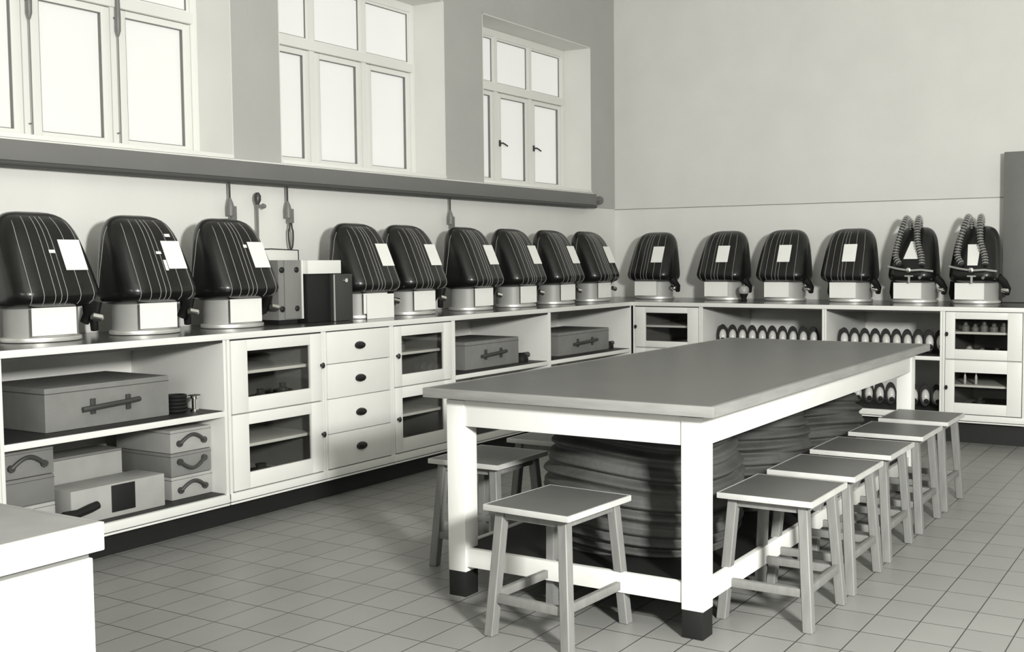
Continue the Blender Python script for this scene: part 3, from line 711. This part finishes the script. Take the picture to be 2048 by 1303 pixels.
# dark items beside the cases
def lump(loc, lab, s=1.0, name='hose_coupling'):
    t = thing(name, loc, lab, 'coupling')
    b = MB(); b.lathe([(0.05*s, 0.0), (0.055*s, 0.02*s), (0.045*s, 0.05*s), (0.025*s, 0.07*s)], M['rubber'], 16); b.build('base', t)
    b = MB(); b.tube([(0, 0.03*s, 0.05*s), (0, 0.09*s, 0.05*s)], 0.022*s, M['darkmetal'], 12); b.build('nozzle', t)
    return t
lump((0.36, -2.20-0.12+0.0, SH), 'dark hose coupling right of the left case behind the table', 0.9).location = (0.58, -2.40, SH)
lump((0.56, -1.12, SH), 'small dark hose coupling right of the darker grey case near the corner', 0.8)
# upper shelf of the far left cabinet
t = thing('cable_coil', (0.46, -5.30+0.0, SH), 'dark cable coil right of the big grey case on the upper shelf', 'coil')
t.location = (0.56, -5.32, SH)
b = MB()
for k in range(5): b.tube([(0.045*math.cos(a*PI/8), 0.045*math.sin(a*PI/8), 0.012+k*0.017) for a in range(16)], 0.0085, M['rubber'], 6, closed=True)
b.build('coil', t)
t = thing('small_nozzle', (0.44, -5.22, SH), 'small bright metal nozzle standing on the upper shelf beside the big grey case', 'nozzle')
t.location = (0.60, -5.245, SH)
b = MB(); b.lathe([(0.020, 0.001), (0.020, 0.010), (0.012, 0.016), (0.012, 0.060), (0.018, 0.066), (0.018, 0.076)], M['chrome'], 16); b.build('body', t)
MB().box((-0.02, -0.022, 0.0765), (0.02, 0.022, 0.082), M['darkmetal'], 0.002).build('cap', t)
# lower shelf: stack of three small drawer cases on the right
for k, (h, lab) in enumerate((('arc', 'lowest of three small grey cases stacked at the right on the bottom shelf'), ('drop', 'middle of three small grey cases stacked on the bottom shelf, handle hanging down'), ('arc', 'topmost of three small grey cases stacked at the right on the bottom shelf'))):
    suitcase((0.620, -5.405, BS+k*0.112), 0.44-0.02*k, 0.235, 0.110, M['caselight'] if k != 1 else M['case'], lab, h, 'small cases on the bottom shelf')
# left stack
for k, (m, h, lab) in enumerate(((M['caselight'], None, 'pale case at the bottom of the left stack, half hidden by the desk'), (M['midmetal'], None, 'dark middle case of the left stack on the bottom shelf'), (M['case'], 'arc', 'top case of the left stack with an arched handle, bottom shelf'))):
    suitcase((0.620, -6.235, BS+k*0.120), 0.44, 0.240, 0.118, m, lab, h, 'small cases on the bottom shelf')
# long low pale box with a black panel, and a pale box behind it
t = thing('long_box', (0.660, -5.950, BS), 'long low pale box with a black square panel in the middle of the bottom shelf', 'box')
b = MB(); b.box((-0.20, 0, 0.0), (0, 0.475, 0.150), M['caselight'], 0.004); b.build('body', t)
b = MB(); b.box((0.0, 0.195, 0.022), (0.003, 0.315, 0.142), M['black'], 0.001); b.build('panel', t)['label'] = 'black square panel'
b = MB(); b.tube([(0.018, -0.045, 0.050), (0.020, 0.02, 0.056), (0.020, 0.08, 0.068), (0.018, 0.115, 0.075)], [0.026, 0.018, 0.020, 0.018], M['rubber'], 10); b.build('handle', t)['label'] = 'dark grip'
t = thing('pale_box', (0.440, -5.975, BS), 'pale box lying behind the long low box on the bottom shelf', 'box')
b = MB(); b.box((-0.18, 0, 0.0), (0, 0.44, 0.25), M['caselight'], 0.004); b.build('body', t)
MB().box((-0.18, 0, 0.2505), (0, 0.44, 0.262), M['case'], 0.003).build('lid', t)

# ------------------------------------------------------------------ things behind the glass doors
def coil(loc, R, n, lab, r=0.008, cap=False):
    t = thing('hose_coil', loc, lab, 'coil', 'coils of hose behind glass')
    b = MB()
    for k in range(n):
        rad = R*(1-0.10*k); b.tube([(rad*math.cos(a*PI/12), rad*math.sin(a*PI/12), r+k*r*1.9) for a in range(24)], r, M['rubber'], 8, closed=True)
    b.build('coil', t)
    if cap: MB().lathe([(R*0.55, 0.002), (R*0.5, n*r*2), (R*0.25, n*r*2+0.012), (R*0.3, n*r*2+0.03)], M['darkmetal'], 16).build('coupling', t)
    return t
GX = 0.60
coil((GX, -4.83, 0.5625), 0.062, 3, 'dark hose coil behind glass, left one on the upper cabinet floor', cap=True)
coil((GX, -4.675, 0.5625), 0.062, 4, 'dark hose coil behind glass, right one on the upper cabinet floor', cap=True)
coil((0.56, -4.80, 0.1655), 0.100, 3, 'dark hose coil lying behind the lower glass door', cap=True)
coil((0.56, -3.76, 0.1655), 0.085, 3, 'dark hose coil behind the lower glass door right of the drawers')
coil((0.57, -3.795, 0.5675), 0.080, 4, 'dark hose coil behind the upper glass door right of the drawers', cap=True)
def jar(loc, r, h, m, lab, grp, name='glass_jar'):
    t = thing(name, loc, lab, 'jar', grp)
    MB().lathe([(r*0.95, 0.0), (r, 0.006), (r, h*0.7), (r*0.6, h*0.82), (r*0.6, h)], m, 16).build('body', t)
    MB().lathe([(r*0.66, h+0.0005), (r*0.66, h+0.010), (r*0.4, h+0.014)], M['darkmetal'], 14).build('stopper', t)
    return t
for k, (yy, rr_, hh) in enumerate(((-3.83, 0.020, 0.075), (-3.775, 0.022, 0.065), (-3.715, 0.022, 0.060))):
    jar((0.60, yy, 0.7505), rr_, hh, (M['can'], M['jar'], M['midmetal'])[k], ('slim pale jar, leftmost on the glazed shelf right of the drawers', 'middle small jar on the glazed shelf right of the drawers', 'dull grey jar, rightmost of three on the glazed shelf right of the drawers')[k], 'jars on the glazed shelf right of the drawers')
jj = [(3.325, 0.026, 0.055), (3.39, 0.022, 0.045), (3.45, 0.024, 0.06), (3.515, 0.026, 0.05), (3.58, 0.024, 0.055)]
GR = 'glassware in the right end cabinet'
nm = ('leftmost', 'second', 'middle', 'fourth', 'rightmost')
for k, (x, r_, h_) in enumerate(jj):
    jar((x, -0.93, 0.7765), r_, h_, M['midmetal'], nm[k]+' of five small dark jars on the shelf behind the upper right glass door', GR)
for k, (x, r_, h_) in enumerate(((3.345, 0.030, 0.065), (3.43, 0.032, 0.050), (3.53, 0.026, 0.05))):
    jar((x, -0.90, 0.606-0.0), r_, h_, (M['jar'], M['can'], M['midmetal'])[k], ('leftmost', 'middle', 'rightmost')[k]+' squat jar on the floor of the upper right glazed cabinet', GR)
for k, x in enumerate((3.325, 3.40)):
    t = thing('glass_tube', (x, -0.93, 0.4065), ('left', 'right')[k]+' one of two slim pale tubes behind the lower right glass door', 'tube', GR)
    MB().lathe([(0.009, 0), (0.009, 0.055), (0.004, 0.075), (0.003, 0.085)], M['visor'], 12).build('body', t)
    MB().lathe([(0.014, 0.0), (0.014, 0.006), (0.010, 0.008)], M['can'], 12).build('foot', t)
coil((3.42, -0.90, 0.2055), 0.075, 5, 'grey hose coil behind the lower right glass door', cap=True)

# ------------------------------------------------------------------ face masks on the back shelves
def make_mask():
    t = thing('face_mask', (0, 0, 0), '', 'mask'); S = Matrix.Rotation(math.radians(20), 4, 'Z')
    # oval body facing -y, leaning back slightly, resting on its rim
    T = S @ Matrix.Translation((0, 0, 0.088)) @ Matrix.Rotation(PI/2-0.18, 4, 'X')
    b = MB(); b.lathe([(0.040, -0.060), (0.060, -0.045), (0.080, -0.012), (0.084, 0.0), (0.080, 0.008), (0.070, 0.008)], M['rubber'], 32, T, 0.49, 1.0); b.build('body', t)
    b = MB(); b.lathe([(0.062, 0.0085), (0.058, 0.022), (0.045, 0.034), (0.024, 0.041), (0.006, 0.043)], M['visor'], 28, T @ Matrix.Translation((0.003, -0.010, 0)), 0.47, 0.88); b.build('visor', t)['label'] = 'shiny pale visor'
    T2 = S @ Matrix.Translation((0.004, -0.045, 0.052)) @ Matrix.Rotation(PI/2+0.1, 4, 'X')
    b = MB(); b.lathe([(0.017, -0.006), (0.017, 0.010), (0.011, 0.014)], M['rubber'], 16, T2); b.build('valve', t)
    return t
mk = make_mask(); first = True
def put(x, y, z, lab, grp, valve=True):
    global first
    o = mk if first else copy_tree(mk); first = False
    o.location = (x, y, z); o['label'] = lab; o['group'] = grp
ords = ['leftmost', 'second', 'third', 'fourth', 'fifth', 'sixth', 'seventh', 'eighth', 'ninth', 'rightmost']
for i in range(10):
    put(1.425+i*0.0835, -0.80, 0.6035, ('%s mask in the row of ten on the left back shelf' if i in (0, 9) else '%s mask from the left on the left back shelf') % ords[i], 'masks on the left back shelf')
for i in range(10):
    put(2.415+i*0.0785, -0.80, 0.6035, ('%s mask in the row of ten on the right back shelf' if i in (0, 9) else '%s mask from the left on the right back shelf') % ords[i], 'masks on the right back shelf')
for i in range(8):
    put(2.52+i*0.083, -0.80, 0.2085, ('leftmost of the masks standing on the bottom shelf behind the table leg' if i == 0 else '%s mask from the left on the bottom back shelf' % ords[i]) if i < 7 else 'rightmost mask on the bottom back shelf', 'masks on the bottom back shelf')

# ------------------------------------------------------------------ desk in the lower left corner
t = thing('desk', (2.885, -7.368, 0), 'white desk corner with a grey top in the lower left corner', 'desk')
b = MB(); b.box((-0.80, -1.4, 0.742), (-0.012, -0.010, 0.750), M['desk_top'], 0.001); b.build('desktop', t)
b = MB(); b.box((-0.80, -1.4, 0.690), (0, 0, 0.7415), M['white'], 0.003); b.box((-0.012, -1.4, 0.7415), (0, 0, 0.7505), M['white'], 0.001); b.box((-0.80, -0.010, 0.7415), (-0.012, 0, 0.7505), M['desk_top'], 0.001); b.build('edge_board', t)
b = MB(); b.box((-0.78, -1.38, 0.675), (-0.024, -0.022, 0.690), M['blind']); b.build('shadow_strip', t)['label'] = 'grey strip toned as the shadow gap under the top'  # recessed strip coloured grey to carry the shadow below the edge
b = MB(); b.box((-0.77, -1.37, 0.0), (-0.016, -0.018, 0.675), M['white'], 0.002); b.build('pedestal', t)
